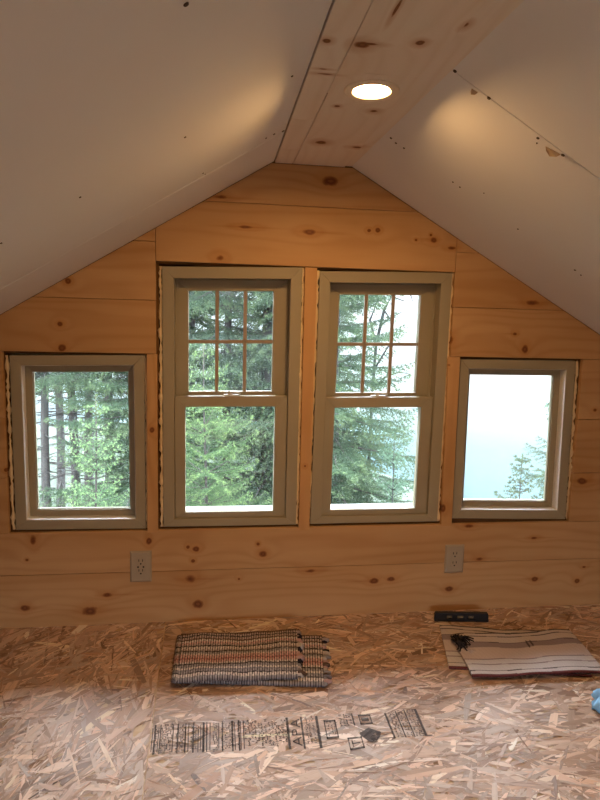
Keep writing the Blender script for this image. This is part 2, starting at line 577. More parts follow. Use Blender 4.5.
def double_hung(name, px):
    f, Wd, Ht = quad_map(px, YF)
    w = empty(name, f(0, YF, 0), kind='structure')
    inv = Matrix.Translation(-Vector(w.location))

    def mk(): m_ = MB(); m_.mapf = f; return m_
    def fin(mb, nm, mat, par, **k):
        o = mb.build(nm, mat, par, **k)
        return o
    fw = .040
    m_ = mk(); ring(m_, 0, Wd, 0, Ht, fw, fw, .028, fw, YF, .118)
    # parting stops on the jambs
    for s_ in (fw, Wd - fw - .006): m_.box(s_, s_ + .006, YF + .050, YF + .058, .028, Ht - fw)
    fr = fin(m_, 'frame', M_paint, w, bevel=.0015)
    # upper sash (set further back)
    yu0, yu1 = YF + .058, YF + .090
    sl = fw + .001; st = .046
    gs0, gs1 = sl + st, Wd - sl - st - .008
    gt0, gt1 = .492, Ht - fw - .040
    m_ = mk(); ring(m_, sl, Wd - sl, .446, Ht - fw - .001, st, st + .008, .046, .039, yu0, yu1)
    us = fin(m_, 'upper_sash', M_paint, w, bevel=.0015)
    m_ = mk(); mw = .0125
    for k in (1, 2):
        c_ = gs0 + (gs1 - gs0) * k / 3
        m_.box(c_ - mw / 2, c_ + mw / 2, yu0 + .006, yu0 + .0155, gt0 - .002, gt1 + .002)
    c_ = (gt0 + gt1) / 2
    m_.box(gs0 - .002, gs1 + .002, yu0 + .0052, yu0 + .0148, c_ - mw / 2, c_ + mw / 2)
    fin(m_, 'grille', M_muntin, us)
    pane(us, f, gs0 - .004, gs1 + .004, gt0 - .004, gt1 + .004, yu0 + .018)
    # lower sash
    yl0, yl1 = YF + .014, YF + .049
    st = .0365
    lg0, lg1 = sl + st, Wd - sl - st - .008
    lt0, lt1 = .050, .442
    m_ = mk(); ring(m_, sl, Wd - sl, .0285, .480, st, st + .008, .0205, .038, yl0, yl1)
    ls = fin(m_, 'lower_sash', M_paint, w, bevel=.0015)
    # white outer sill seen through the lower pane
    m_ = mk()
    m_.add([(sl, yl1 + .002, .044), (Wd - sl, yl1 + .002, .044), (Wd - sl, .128, .038), (sl, .128, .038), (sl, yl1 + .002, .030), (Wd - sl, yl1 + .002, .030), (Wd - sl, .128, .029), (sl, .128, .029)],
           [(0, 1, 2, 3), (4, 7, 6, 5), (0, 4, 5, 1), (1, 5, 6, 2), (2, 6, 7, 3), (3, 7, 4, 0)])
    bd = fin(m_, 'sill', M_sill, w); bd['label'] = 'pale outer sill'
    pane(ls, f, lg0 - .004, lg1 + .004, lt0 - .008, lt1 + .004, yl0 + .010)
    # sash lock on the meeting rail
    cx_ = Wd / 2
    m_ = mk()
    m_.box(cx_ - .030, cx_ + .030, yl0 + .010, yl0 + .032, .480, .485)
    m_.tube([(cx_ - .006, yl0 + .020, .485), (cx_ - .006, yl0 + .020, .495)], [.009, .008], 12)
    lk = fin(m_, 'sash_lock', M_lock, w, bevel=.001)
    m_ = mk(); m_.tube([(cx_ - .012, yl0 + .020, .494), (cx_ + .012, yl0 + .012, .492), (cx_ + .030, yl0 + .004, .488)], [.0045, .004, .003], 8)
    fin(m_, 'lever', M_lock, lk, smooth=True)
    foam(w, f, Wd, Ht, [('l', Ht, .006), ('r', Ht, .004)])
    return w


def awning(name, px, foamsides):
    f, Wd, Ht = quad_map(px, YF)
    w = empty(name, f(0, YF, 0), kind='structure')
    fw = .0355
    m_ = MB(); m_.mapf = f
    ring(m_, 0, Wd, 0, Ht, fw, fw, fw, fw, YF, .084)
    m_.build('frame', M_paint, w, bevel=.0015)
    ys = YF + .042; sw = .024
    m_ = MB(); m_.mapf = f
    ring(m_, fw + .0005, Wd - fw - .0005, fw + .0005, Ht - fw - .0005, sw, sw, sw, sw, ys, ys + .026)
    ring(m_, fw + sw - .001, Wd - fw - sw + .001, fw + sw - .001, Ht - fw - sw + .001, .004, .004, .004, .004, ys + .006, ys + .022)
    sa = m_.build('sash', M_paint, w, bevel=.0015)
    m_ = MB(); m_.mapf = f
    ring(m_, fw - .0005, Wd - fw + .0005, fw - .0005, Ht - fw + .0005, .0016, .0016, .0016, .0016, YF + .003, ys - .0005)
    jl_ = m_.build('jamb_liner', M_liner, w); jl_['label'] = 'white jamb liner'
    pane(sa, f, fw + sw, Wd - fw - sw, fw + sw, Ht - fw - sw, ys + .010)
    foam(w, f, Wd, Ht, foamsides(Wd, Ht))
    return w


wins = [
    awning('window_1', [(9.3, 355.3), (144, 354.8), (146, 528.7), (16, 530)], lambda w, h: [('l', h, .010), ('r', h, .004)]),
    double_hung('window_2', [(162, 266.3), (302.4, 267.4), (295.9, 524.7), (163.4, 526.9)]),
    double_hung('window_3', [(320, 271), (452.4, 272.5), (437.2, 521.4), (310.2, 524)]),
    awning('window_4', [(460.6, 359.2), (576, 360.6), (565.4, 519.3), (452, 518.4)], lambda w, h: [('r', h, .010)]),
]
# children were modelled in world coordinates: keep them there although the window's Empty stands at its corner


def unparent_offset(root):
    for ch in root.children:
        ch.matrix_parent_inverse = Matrix.Translation(-Vector(root.location))


for w in wins: unparent_offset(w)

# ------------------------------------------------------------------ floor: OSB panels made of pressed flakes
SEAMX = lambda y: -.2935 - .0185 * (y + .05) - .0
floor = MB()
floor.box(XL, XR, YB, .02, -.03, -.0012, mi=1)
fv = []; ff = []; fc = []; fuv = []
nfl = 34000
YFB = -2.3
pal = np.array([.77, .72, .76]) * np.array([(.74, .58, .42), (.70, .53, .37), (.64, .46, .31), (.78, .64, .49), (.60, .43, .30), (.52, .35, .22), (.68, .50, .36), (.40, .25, .15), (.72, .56, .40)])
pw = np.array([.13, .12, .12, .13, .13, .14, .10, .11, .04]); pw /= pw.sum()
pal_l = pal * np.array([1.0, .98, .98])
base_i = 0
for i in range(nfl):
    x = rng.uniform(-1.9, 2.4); y = rng.uniform(YFB, .02)
    left = x < SEAMX(y)
    big = rng.random() < .13
    l = rng.uniform(.05, .15) if not big else rng.uniform(.09, .17)
    wd = rng.uniform(.0035, .017) if not big else rng.uniform(.018, .034)
    if left: an = math.radians(rng.normal(62, 38))
    else: an = math.radians(rng.normal(4, 34))
    ca, sa = math.cos(an), math.sin(an)
    # irregular, splintered outline
    k1, k2, k3, k4 = rng.uniform(-.16, .16, 4)
    tp = rng.uniform(.3, 1.0); tq = rng.uniform(.3, 1.0)
    loc = [(-.5, -.5 * tp), (-.5 + abs(k1) * .5 - .05, .1 * k2), (-.5 + abs(k3), .5 * tp), (-.05, .5 + k1 * .5), (.5 - abs(k2), .5 * tq), (.5 - abs(k4) * .4, .1 * k1), (.5, -.45 * tq), (.05, -.5 + k3 * .5)]
    z = .0001 + .0013 * i / nfl
    tiltx, tilty = rng.normal(0, .0006), rng.normal(0, .0008)
    col = pal[rng.choice(len(pal), p=pw)] * math.exp(rng.normal(-.03, .27))
    col = np.minimum(col, (.80, .70, .60))
    poly = []
    for (a_, b_) in loc:
        px_, py_ = a_ * l, b_ * wd
        X = x + px_ * ca - py_ * sa; Y = y + px_ * sa + py_ * ca
        sx = SEAMX(Y)
        X = min(X, sx - .0016) if left else max(X, sx + .0016)
        Y = min(Y, .0)
        if not left and Y > -1.22 and y < -1.22: Y = -1.223
        poly.append((X, Y, z + tiltx * a_ + tilty * b_))
        fuv.append((px_ + i * .37, py_ + i * .11))
    fv += poly; fc += [col] * 8
    ff.append(list(range(base_i, base_i + 8))); base_i += 8
nb = len(floor.v)
floor.v += fv; floor.c += [tuple(c_) for c_ in fc]
floor.f += [[nb + k for k in p] for p in ff]; floor.fa += [0.0] * len(ff); floor.mi += [0] * len(ff)
floor_o = floor.build('floor', [M_osb, M_osbbase], fix=False)
floor_o['kind'] = 'structure'
me = floor_o.data
uvl = me.uv_layers.new(name='UVMap')
li = np.empty(len(me.loops), np.int32); me.loops.foreach_get('vertex_index', li)
uva = np.zeros((len(me.vertices), 2), np.float32); uva[nb:] = np.array(fuv)
uvl.data.foreach_set('uv', uva[li].ravel())

# printed grade stamp on the OSB (faded black ink; the small print is too worn to read)
ink = MB()
ZI = .0028


def inkq(pts): ink.add([(p[0], p[1], ZI) for p in pts], [tuple(range(len(pts)))])


def stamp_xy(u, vfrac):
    """u: picture column along the stamp, vfrac 0 front .. 1 back"""
    # front and back edges of the printed band
    fu = [(148, 755), (205, 752), (325, 748), (395, 738), (429, 736)]
    bu = [(152, 725), (205, 722), (318, 716), (388, 714), (417, 709)]
    fx = np.interp(u, [p[0] for p in fu], [p[1] for p in fu]); bx = np.interp(u, [p[0] for p in bu], [p[1] for p in bu])
    a_ = HP(u, fx, ZI); b_ = HP(u + np.interp(u, [150, 300, 420], [3, -4, -12]), bx, ZI)
    return (a_[0] + (b_[0] - a_[0]) * vfrac, a_[1] + (b_[1] - a_[1]) * vfrac)


def bar(u0, u1, f0, f1):
    inkq([stamp_xy(u0, f0), stamp_xy(u1, f0), stamp_xy(u1, f1), stamp_xy(u0, f1)])


def textline(u, wpx, f0, f1):
    """a line of worn small print running along the depth of the floor"""
    f_ = f0
    while f_ < f1:
        h = random.uniform(.03, .06)
        k = random.random()
        if k < .2: bar(u, u + wpx * .5, f_, f_ + h)
        elif k < .4: bar(u, u + wpx, f_, f_ + h * .45)
        elif k < .6: bar(u + wpx * .6, u + wpx, f_, f_ + h)
        elif k < .85:
            bar(u, u + wpx, f_, f_ + h * .3); bar(u + wpx * .35, u + wpx * .6, f_ + h * .3, f_ + h)
        f_ += h + .012


u = 150.0
while u < 245:
    w_ = random.uniform(2.2, 3.4)
    if random.random() < .5: bar(u, u + 1.0, random.uniform(0, .1), random.uniform(.85, 1))
    else: textline(u, w_, random.uniform(0, .12), random.uniform(.8, 1))
    u += w_ + .3
for (a_, b_) in ((152, 153.8), (158, 159.2), (176, 177.5), (184, 185.2), (192, 193.6), (202, 204), (206, 207), (222, 223.2), (232, 233.8), (239, 240.5)):
    bar(a_, b_, 0, 1)
u = 245.0
while u < 290:
    textline(u, 3.0, random.uniform(.05, .3), random.uniform(.8, 1)); u += 3.5
for (a_, b_) in ((289, 291.5), (304, 306), (320, 322.8)): bar(a_, b_, 0, 1)
for u in (308.5, 312, 315.5): textline(u, 2.4, .15, .95)


# letters drawn as strokes; they read along the depth of the floor
def strokes(lines, u0, f0, wu, hf, wid=.10):
    """glyph strokes in a 0..1 box (right = towards the back, up = towards the left)"""
    for (x0, y0, x1, y1) in lines:
        dx, dy = x1 - x0, y1 - y0; L_ = math.hypot(dx, dy); nx, ny = -dy / L_ * wid / 2, dx / L_ * wid / 2
        q = [(x0 + nx, y0 + ny), (x0 - nx, y0 - ny), (x1 - nx, y1 - ny), (x1 + nx, y1 + ny)]
        inkq([stamp_xy(u0 + wu * (1 - b_), f0 + hf * a_) for a_, b_ in q])


GA = [(0, 0, .5, 1), (.5, 1, 1, 0), (.22, .35, .78, .35)]
GP = [(.1, 0, .1, 1), (.1, .95, .75, .95), (.75, .95, .85, .72), (.85, .72, .75, .5), (.75, .5, .1, .5)]
GT = [(.5, 0, .5, 1), (0, .95, 1, .95)]
strokes(GA, 294, .10, 9, .25, .16); strokes(GP, 294, .40, 9, .22, .16); strokes(GA, 294, .67, 9, .25, .16)


def boxline(u0, u1, f0, f1, wd=1.2):
    bar(u0, u0 + wd, f0, f1); bar(u1 - wd, u1, f0, f1); bar(u0, u1, f0, f0 + .06); bar(u0, u1, f1 - .06, f1)


boxline(328.5, 341, .25, .85)
for u in (331, 334.5, 338): textline(u, 2.0, .33, .80)
boxline(349, 363.5, -.18, .22); strokes(GT, 352.5, -.1, 8, .24, .14)
boxline(366, 379, .62, 1.0); bar(368.5, 376, .74, .88)
for u in (345, 348.5, 352, 355.5): textline(u, 3.0, .62, 1.02)
bar(359, 360.5, .6, 1.05)
cxy = [stamp_xy(373, .22)]
inkq([(cxy[0][0] + .028 * math.cos(a_) * (1 + .18 * math.sin(3 * a_)), cxy[0][1] + .026 * math.sin(a_) * (1 + .15 * math.cos(4 * a_))) for a_ in np.linspace(0, 2 * math.pi, 25)[:-1]])
for (a_, b_) in ((394, 396), (405.5, 406.8), (414.5, 415.8), (425.5, 428)): bar(a_, b_, 0, 1)
for u in (398.2, 401.6, 408, 411.3, 417, 420.2, 423): textline(u, 2.6, .02, .98)
bar(428, 433, .0, .05)
io = ink.build('ink_stamp', M_ink, floor_o, fix=False)
io['label'] = 'faded black printed grade stamp'

# ------------------------------------------------------------------ sloped ceilings (drywall sheets with open joints)


def slope_sheet(mb, xa, za, xb, zb, y0, y1, th=.0127, skew=0.0):
    nx, nz = -(zb - za), (xb - xa)
    L_ = math.hypot(nx, nz); nx /= L_; nz /= L_
    if nz < 0: nx, nz = -nx, -nz
    v = []
    for y in (y0, y1):
        k = SR_ * skew * y
        v += [(xa, y, za + k), (xb, y, zb + k), (xb + nx * th, y, zb + nz * th + k), (xa + nx * th, y, za + nz * th + k)]
    mb.add(v, [(0, 1, 2, 3), (7, 6, 5, 4), (0, 4, 5, 1), (1, 5, 6, 2), (2, 6, 7, 3), (3, 7, 4, 0)])


jl = [0.0, -.345, -1.565, -2.785, -4.005, YB]
NR = (-SR_, -SR_ * SKEW, 1); DR_ = AZR - SR_ * AXR
jr = [0.0, float(onplane(530, 128, NR, DR_)[1]), -2.07, -3.29, YB]
mb = MB()
for a_, b_ in zip(jl[:-1], jl[1:]):
    slope_sheet(mb, AXL, AZL, XL, zl(XL), b_ + .0022, a_ - .0022)
cl = mb.build('ceiling_left', M_dry, bevel=.0012); cl['kind'] = 'structure'
mb = MB()
for a_, b_ in zip(jr[:-1], jr[1:]):
    slope_sheet(mb, AXR - .004, AZR + .0023, XR, zr_(XR), b_ + .0014, a_ - .0014, skew=SKEW)
cr = mb.build('ceiling_right', M_dry, bevel=.0012); cr['kind'] = 'structure'

# dark framing / roof above the drywall closes the shell
mb = MB()
for (xa, za, xb, zb) in ((AXL + .15, zl(AXL + .15) + .06, XL - .1, zl(XL - .1) + .06), (AXR - .15, zr_(AXR - .15) + .11, XR + .1, zr_(XR + .1) + .11)):
    slope_sheet(mb, xa, za, xb, zb, YB - .2, .62, .05)  # unseen overhang past the gable, added to block steep sky light
mb.box(-.2, .6, YB - .2, .62, 1.80, 1.85)
o = mb.build('ceiling_roof_deck', M_gapdark); o['kind'] = 'structure'

# screws and torn paper on the drywall, each a small piece of its ceiling


def disc_on_slope(side, u, v, r, par, name='screw_head', mat=None, el=1.0):
    if side == 'l': p = onplane(u, v, (-SL_, 0, 1), AZL - SL_ * AXL); n = Vector((SL_, 0, -1)).normalized()
    else: p = onplane(u, v, NR, DR_); n = -Vector(NR).normalized()
    e1 = Vector((0, 1, 0)); e2 = n.cross(e1)
    p = Vector(p)
    mb = MB(); k = 10
    v_ = [tuple(p + n * .0016 + (e1 * math.cos(2 * math.pi * i / k) * el + e2 * math.sin(2 * math.pi * i / k)) * r * .8) for i in range(k)]
    v_ += [tuple(p - n * .001 + (e1 * math.cos(2 * math.pi * i / k) * el + e2 * math.sin(2 * math.pi * i / k)) * r) for i in range(k)]
    f_ = [tuple(range(k))] + [(i, (i + 1) % k, k + (i + 1) % k, k + i) for i in range(k)]
    mb.add(v_, f_)
    mb.build(name, mat or M_screw, par)


for (u, v, r) in [(186, 4, .0045), (185, 137, .003), (80, 197, .003), (1, 243, .003), (292, 76, .003), (266, 138, .003), (274, 134, .004), (283, 131, .005), (203, 173, .003), (205, 174, .002)]:
    disc_on_slope('l', u, v, r, cl)
for (u, v, r) in [(455, 71, .005), (474, 91, .004), (489, 98, .005), (538, 138, .004), (537, 143, .002), (404, 148, .0035), (391, 138, .004), (396, 143, .004), (453, 182, .003), (460, 187, .003), (518, 229, .003), (575, 270, .004), (581, 275, .003), (484, 193, .002), (487, 2, .004), (563, 155, .005)]:
    disc_on_slope('r', u, v, r, cr)
# the torn paper flap at the right joint
mb = MB()
for (ua, va, ub, vb, h) in ((546, 146, 561, 154, 3), (472, 88, 478, 92, 1)):
    n = -Vector(NR).normalized()
    A_ = Vector(onplane(ua, va, NR, DR_)); B_ = Vector(onplane(ub, vb, NR, DR_))
    C_ = Vector(onplane((ua + ub) / 2 - 2, (va + vb) / 2 + h, NR, DR_))
    pts = [A_ + n * .001, A_ * .7 + C_ * .3 + n * .006, C_ + n * .008, B_ * .7 + C_ * .3 + n * .007, B_ + n * .001]
    mb.add([tuple(p) for p in pts] + [tuple(p + n * .001) for p in pts], [(0, 1, 2, 3, 4), (9, 8, 7, 6, 5)] + [(i, (i + 1) % 5, 5 + (i + 1) % 5, 5 + i) for i in range(5)])
mb.build('torn_paper', M_paper, cr)

# ------------------------------------------------------------------ ridge boards
LX, LY = .235, -.706             # lamp centre
mb = MB()
zt = ZP + .018
g2 = .0012


def rboard(poly, attr, dz=0.0): mb.slab(poly, ZP + dz, zt + dz, attr)


yj = [0.0, -.175, -.47, -1.9, YB]
xa, xb = .0762, .1385
for k, (a_, b_) in enumerate(zip(yj[:-1], yj[1:])):
    rboard([(xa, b_ + g2), (xb - g2, b_ + g2), (xb - g2, a_ - g2), (xa, a_ - g2)], .11 + .09 * k)
# wide middle board: three pieces, the middle piece has the round cut-out for the lamp
x0, x1 = .1385, .3215
h = .0915
rboard([(x0, LY + h), (x1 - g2, LY + h), (x1 - g2, -.0005), (x0, -.0005)], .52)
rboard([(x0, YB), (x1 - g2, YB), (x1 - g2, LY - h), (x0, LY - h)], .52)
K = 48; rh = .054
outer = []; inner = []
for i in range(K):
    a_ = 2 * math.pi * (i + .5) / K
    c_, s_ = math.cos(a_), math.sin(a_); m_ = max(abs(c_), abs(s_))
    ox = LX + c_ / m_ * (LX - x0 if c_ < 0 else x1 - g2 - LX); oy = LY + s_ / m_ * h
    outer.append((ox, oy)); inner.append((LX + rh * c_, LY + rh * s_))
v = [(p[0], p[1], ZP) for p in outer] + [(p[0], p[1], ZP) for p in inner] + [(p[0], p[1], zt) for p in inner] + [(p[0], p[1], zt) for p in outer]
fcs = []
for i in range(K):
    j = (i + 1) % K
    fcs += [(i, K + i, K + j, j), (K + i, 2 * K + i, 2 * K + j, K + j), (2 * K + i, 3 * K + i, 3 * K + j, 2 * K + j)]
# square corners between the outer ring samples and the true corners
for (sx, sy) in ((1, 1), (-1, 1), (-1, -1), (1, -1)):
    cx_ = x1 - g2 if sx > 0 else x0
    near = sorted(range(K), key=lambda i: (outer[i][0] - cx_) ** 2 + (outer[i][1] - (LY + sy * h)) ** 2)[:2]
    v.append((cx_, LY + sy * h, ZP)); fcs.append((near[0], near[1], len(v) - 1))
mb.add(v, fcs, .52)
# tapered right-hand filler board
rboard([(.3215, YB), (.56, YB), (.408, -1.0), (.366, 0), (.3215, -.0005)], .83, .0035)
ro = mb.build('ceiling_ridge', M_ridge, bevel=.0012); ro['kind'] = 'structure'
# closing strip above the panel so no daylight leaks past the drywall edges
mb = MB(); mb.box(.0, .52, YB, .0, 1.73, 1.74)
o = mb.build('ceiling_ridge_backing', M_gapdark); o['kind'] = 'structure'

# ------------------------------------------------------------------ recessed lamps on the ridge


def downlight(x, y, label):
    r = empty('recessed_light', (x, y, ZP), label, 'ceiling light', None)
    mb = MB(); K = 48
    prof = [(.0645, -.0002), (.0640, -.0030), (.060, -.0042), (.047, -.0042), (.0425, -.0030), (.0415, .010), (.0415, .016), (.052, .016), (.052, .0005)]
    v = []; f = []
    for (rr, zz) in prof:
        v += [(rr * math.cos(2 * math.pi * i / K), rr * math.sin(2 * math.pi * i / K), zz) for i in range(K)]
    for p in range(len(prof)):
        q = (p + 1) % len(prof)
        for i in range(K):
            j = (i + 1) % K
            f.append((p * K + i, p * K + j, q * K + j, q * K + i))
    mb.add(v, f); mb.build('trim_ring', M_trimring, r, smooth=True)
    mb = MB()
    v = [(.0412 * math.cos(2 * math.pi * i / K), .0412 * math.sin(2 * math.pi * i / K), zz) for zz in (.0030, .006) for i in range(K)]
    mb.add(v, [tuple(range(K - 1, -1, -1)), tuple(range(K, 2 * K))] + [(i, (i + 1) % K, K + (i + 1) % K, K + i) for i in range(K)])
    mb.build('diffuser', M_led, r)
    mb = MB()
    v = []; prof = [(.050, .0165), (.0535, .0165), (.0535, .060), (.0, .060), (.0, .058), (.050, .058)]
    for (rr, zz) in prof: v += [(max(rr, .0002) * math.cos(2 * math.pi * i / K), max(rr, .0002) * math.sin(2 * math.pi * i / K), zz) for i in range(K)]
    mb.add(v, [(p * K + i, p * K + (i + 1) % K, ((p + 1) % 6) * K + (i + 1) % K, ((p + 1) % 6) * K + i) for p in range(6) for i in range(K)])
    mb.build('housing', M_trimring, r)
    return r


downlight(LX, LY, 'round lit recessed light glowing in the pine ridge boards')

# ------------------------------------------------------------------ side and back walls (outside the picture)
M_plainpine = pine('pine_side_boards', 'YZ')
for nm, x0, x1, top in (('wall_left', XL - .06, XL, zl(XL) + .02), ('wall_right', XR, XR + .06, zr_(XR) + .02)):
    mb = MB(); zz = -.03; k = 0
    while zz < top:
        mb.box(x0, x1, YB, .115, zz, min(zz + .19, top), .1 + .13 * k); zz += .19; k += 1
    o = mb.build(nm, M_plainpine); o['kind'] = 'structure'
# back gable with two openings for daylight
mb = MB()
BO = [(-.55, .95, .28, .93)]


def gable(x0, x1, z0, z1):
    poly = clip([(x0, z0), (x1, z0), (x1, z1), (x0, z1)], -SL_, 1, AZL - SL_ * AXL + .03)
    if len(poly) > 2: poly = clip(poly, -SR_, 1, AZR - SR_ * AXR + .03)
    if len(poly) > 2: mb.prism(poly, YB - .1, YB, .4)


bx0, bx1, bz0, bz1 = BO[0]
gable(XL, bx0, -.05, 1.9); gable(bx1, XR, -.05, 1.9); gable(bx0, bx1, -.05, bz0); gable(bx0, bx1, bz1, 1.9)
o = mb.build('wall_back', pine('pine_back_boards', 'XZ')); o['kind'] = 'structure'

# ------------------------------------------------------------------ outlets


def outlet(px, label):
    """px: TL TR BR BL of the plate in the picture"""
    pts = [WP(u, v) for u, v in px]
    cx_ = sum(p[0] for p in pts) / 4; cz_ = sum(p[1] for p in pts) / 4
    hw = ((pts[1][0] - pts[0][0]) + (pts[2][0] - pts[3][0])) / 4; hh = ((pts[0][1] - pts[3][1]) + (pts[1][1] - pts[2][1])) / 4
    r = empty('wall_outlet', (cx_, 0, cz_), label, 'outlet')
    mb = MB()
    d0, d1 = -.0012, -.006
    e = .005
    v = [(-hw, d0 + .0012, -hh), (hw, d0 + .0012, -hh), (hw, d0 + .0012, hh), (-hw, d0 + .0012, hh), (-hw, d0, -hh), (hw, d0, -hh), (hw, d0, hh), (-hw, d0, hh),
         (-hw + e, d1, -hh + e), (hw - e, d1, -hh + e), (hw - e, d1, hh - e), (-hw + e, d1, hh - e)]
    f = [(3, 2, 1, 0), (8, 9, 10, 11)]
    for a_ in (0, 4):
        for i in range(4):
            j = (i + 1) % 4; f.append((a_ + i, a_ + j, a_ + 4 + j, a_ + 4 + i))
    mb.add(v, f); mb.build('cover_plate', M_white, r, bevel=.0012)
    mb = MB(); mb.box(-.0168, .0168, -.0078, -.0055, -.0335, .0335)
    rc = mb.build('receptacle', M_white, r, bevel=.0008)
    for s_ in (-1, 1):
        mb = MB()
        for q in (-1, 1): mb.box(q * .0066 - .0013, q * .0066 + .0013, -.0081, -.0070, s_ * .0185 + .0015, s_ * .0185 + .0105)
        mb.tube([(0, -.0081, s_ * .0185 - .0065), (0, -.0068, s_ * .0185 - .0065)], [.0030, .0030], 12)
        mb.build('socket_slots', M_slot, rc)
    mb = MB()
    for q in (-1, 1): mb.box(q * .0095 - .0028, q * .0095 + .0028, -.0083, -.0070, -.0032, .0032)
    if 'left' in label: mb.build('test_button', M_slot, rc)
    for s_ in (-1, 1):
        mb = MB(); mb.tube([(0, -.0072, s_ * .048), (0, -.0055, s_ * .048)], [.0028, .0032], 12); mb.build('plate_screw', M_white, r)
    return r


outlet([(130.5, 551), (151.5, 550.5), (152, 581), (130, 582)], 'ivory wall outlet with dark test buttons below the left small window')
outlet([(445.5, 544.5), (464, 544.5), (463, 572.5), (443.5, 572.5)], 'ivory wall outlet on pine boards above the black spirit level')

# ------------------------------------------------------------------ black torpedo level
lx0, ly0 = HP(434.5, 622.0); lx1, ly1 = HP(488.5, 622.8)
lvl = empty('spirit_level', ((lx0 + lx1) / 2, (ly0 + ly1) / 2, .0024), 'black torpedo spirit level standing on edge against the wall base', 'level')
lvl.rotation_euler = (0, 0, math.atan2(ly1 - ly0, lx1 - lx0))
LL = math.hypot(lx1 - lx0, ly1 - ly0) / 2
LH = .034
mb = MB()
ends = [(-LL, 0), (LL, 0), (LL, LH * .75), (LL - .006, LH), (-LL + .006, LH), (-LL, LH * .75)]
# body built as rails + web pieces around three windows
mb.box(-LL, LL, 0, .016, 0, .009)
mb.prism([(-LL, LH - .010), (LL, LH - .010), (LL - .004, LH), (-LL + .004, LH)], 0, .016)
wn = [(-.046, .020), (-.004, .024), (.036, .020)]
edges = [-LL]
for c_, w_ in wn: edges += [c_ - w_ / 2, c_ + w_ / 2]
edges.append(LL)
for k in range(0, len(edges), 2): mb.box(edges[k], edges[k + 1], .003, .013, .008, LH - .009)
mb.build('body', M_blackpl, lvl, bevel=.001)
for c_, w_ in wn:
    mb = MB(); mb.tube([(c_ - w_ / 2 + .001, .008, LH / 2), (c_ + w_ / 2 - .001, .008, LH / 2)], [.0068, .0068], 12)
    mb.build('vial', M_vial, lvl, smooth=True)

# ------------------------------------------------------------------ folded rugs


def cloth_sheet(name, S, ny, colf, zoff, th, parent, bump=.0012, wave=None):
    """S(i,j) grid of lower-surface points (numpy [ns,ny,3]); builds a solid sheet of thickness th"""
    pass


def grid_solid(P, N, th, colf, bumpf):
    """P: ns x nt x 3 mid-surface, N normals; returns MB of closed sheet"""
    ns, nt = P.shape[:2]
    mb = MB()
    v = []; c = []
    for side in (1, -1):
        for i in range(ns):
            for j in range(nt):
                b_ = bumpf(i, j)
                v.append(tuple(P[i, j] + N[i, j] * side * (th / 2 + b_))); c.append(colf(i, j, side))
    f = []
    o_ = ns * nt
    for i in range(ns - 1):
        for j in range(nt - 1):
            a_, b_, c_, d_ = i * nt + j, (i + 1) * nt + j, (i + 1) * nt + j + 1, i * nt + j + 1
            f.append((a_, b_, c_, d_)); f.append((o_ + d_, o_ + c_, o_ + b_, o_ + a_))
    for i in range(ns - 1):
        f.append((i * nt, o_ + i * nt, o_ + (i + 1) * nt, (i + 1) * nt))
        k = nt - 1; f.append((i * nt + k, (i + 1) * nt + k, o_ + (i + 1) * nt + k, o_ + i * nt + k))
    for j in range(nt - 1):
        f.append((j, j + 1, o_ + j + 1, o_ + j))
        k = (ns - 1) * nt; f.append((k + j, o_ + k + j, o_ + k + j + 1, k + j + 1))
    mb.v = v; mb.c = c; mb.f = f; mb.fa = [0.0] * len(f); mb.mi = [0] * len(f)
    return mb


def stripe_lookup(stripes, t):
    tot = sum(s_[0] for s_ in stripes); q = t * tot
    for w_, c_ in stripes:
        if q < w_: return c_
        q -= w_
    return stripes[-1][1]


DK = (.030, .026, .034); TAN = (.36, .30, .29); CRM = (.54, .49, .48); BRN = (.13, .08, .06); PNK = (.50, .33, .32); RED = (.36, .16, .16)
GRY = (.29, .275, .29); WHT = (.58, .53, .50); BLU = (.22, .21, .25)
rag = [(.6, BRN), (.7, TAN), (.35, DK), (.9, TAN), (.5, BRN), (.8, CRM), (.6, PNK), (.7, TAN), (.4, DK), (1.0, CRM), (.5, TAN), (.3, DK), (.7, GRY), (.5, CRM), (1.1, PNK), (.5, RED), (.9, PNK),
       (.6, CRM), (.35, DK), (.9, GRY), (.6, WHT), (.35, BLU), (.8, GRY), (.3, DK), (1.0, WHT), (.5, GRY)]

# left rug: lower half longer, folded at the left
bl = [HP(176, 684), HP(324, 688.5), HP(322, 637, .01), HP(181, 638)]        # front-left, front-right, back-right, back-left
TH = .0135
ztop = .0024 + TH * 1.5 + .004
tl_ = [HP(176, 679, ztop + .007), HP(298, 675.5, ztop + .007), HP(297, 629, ztop + .007), HP(182, 635, ztop + .007)]


def rug_path(t, v):
    """t 0..1 along folded length starting at the right end of the lower half; v 0 back..1 front"""
    def lerp(a_, b_, q): return np.array([a_[0] + (b_[0] - a_[0]) * q, a_[1] + (b_[1] - a_[1]) * q])
    lowL = lerp(bl[3], bl[0], v); lowR = lerp(bl[2], bl[1], v)
    upL = lerp(tl_[3], tl_[0], v); upR = lerp(tl_[2], tl_[1], v)
    zlow = .0024 + TH / 2 + .001
    zup = ztop
    if t < .5:
        q = t / .5; p = lowR + (lowL - lowR) * q
        return np.array([p[0], p[1], zlow])
    if t < .56:
        q = (t - .5) / .06; a_ = math.pi * q
        r = (zup - zlow) / 2
        base = lowL + (upL - lowL) * q
        return np.array([base[0] - r * .9 * math.sin(a_), base[1], zlow + r - r * math.cos(a_)])
    q = (t - .56) / .44; p = upL + (upR - upL) * q
    wv = .0025 * math.sin(q * 7 + v * 5) + .0018 * math.sin(q * 13 - v * 9) + .004 * max(0, q - .9) * 10 * (v - .4)
    return np.array([p[0], p[1] + .002 * math.sin(q * 9), zup + .0015 + wv])


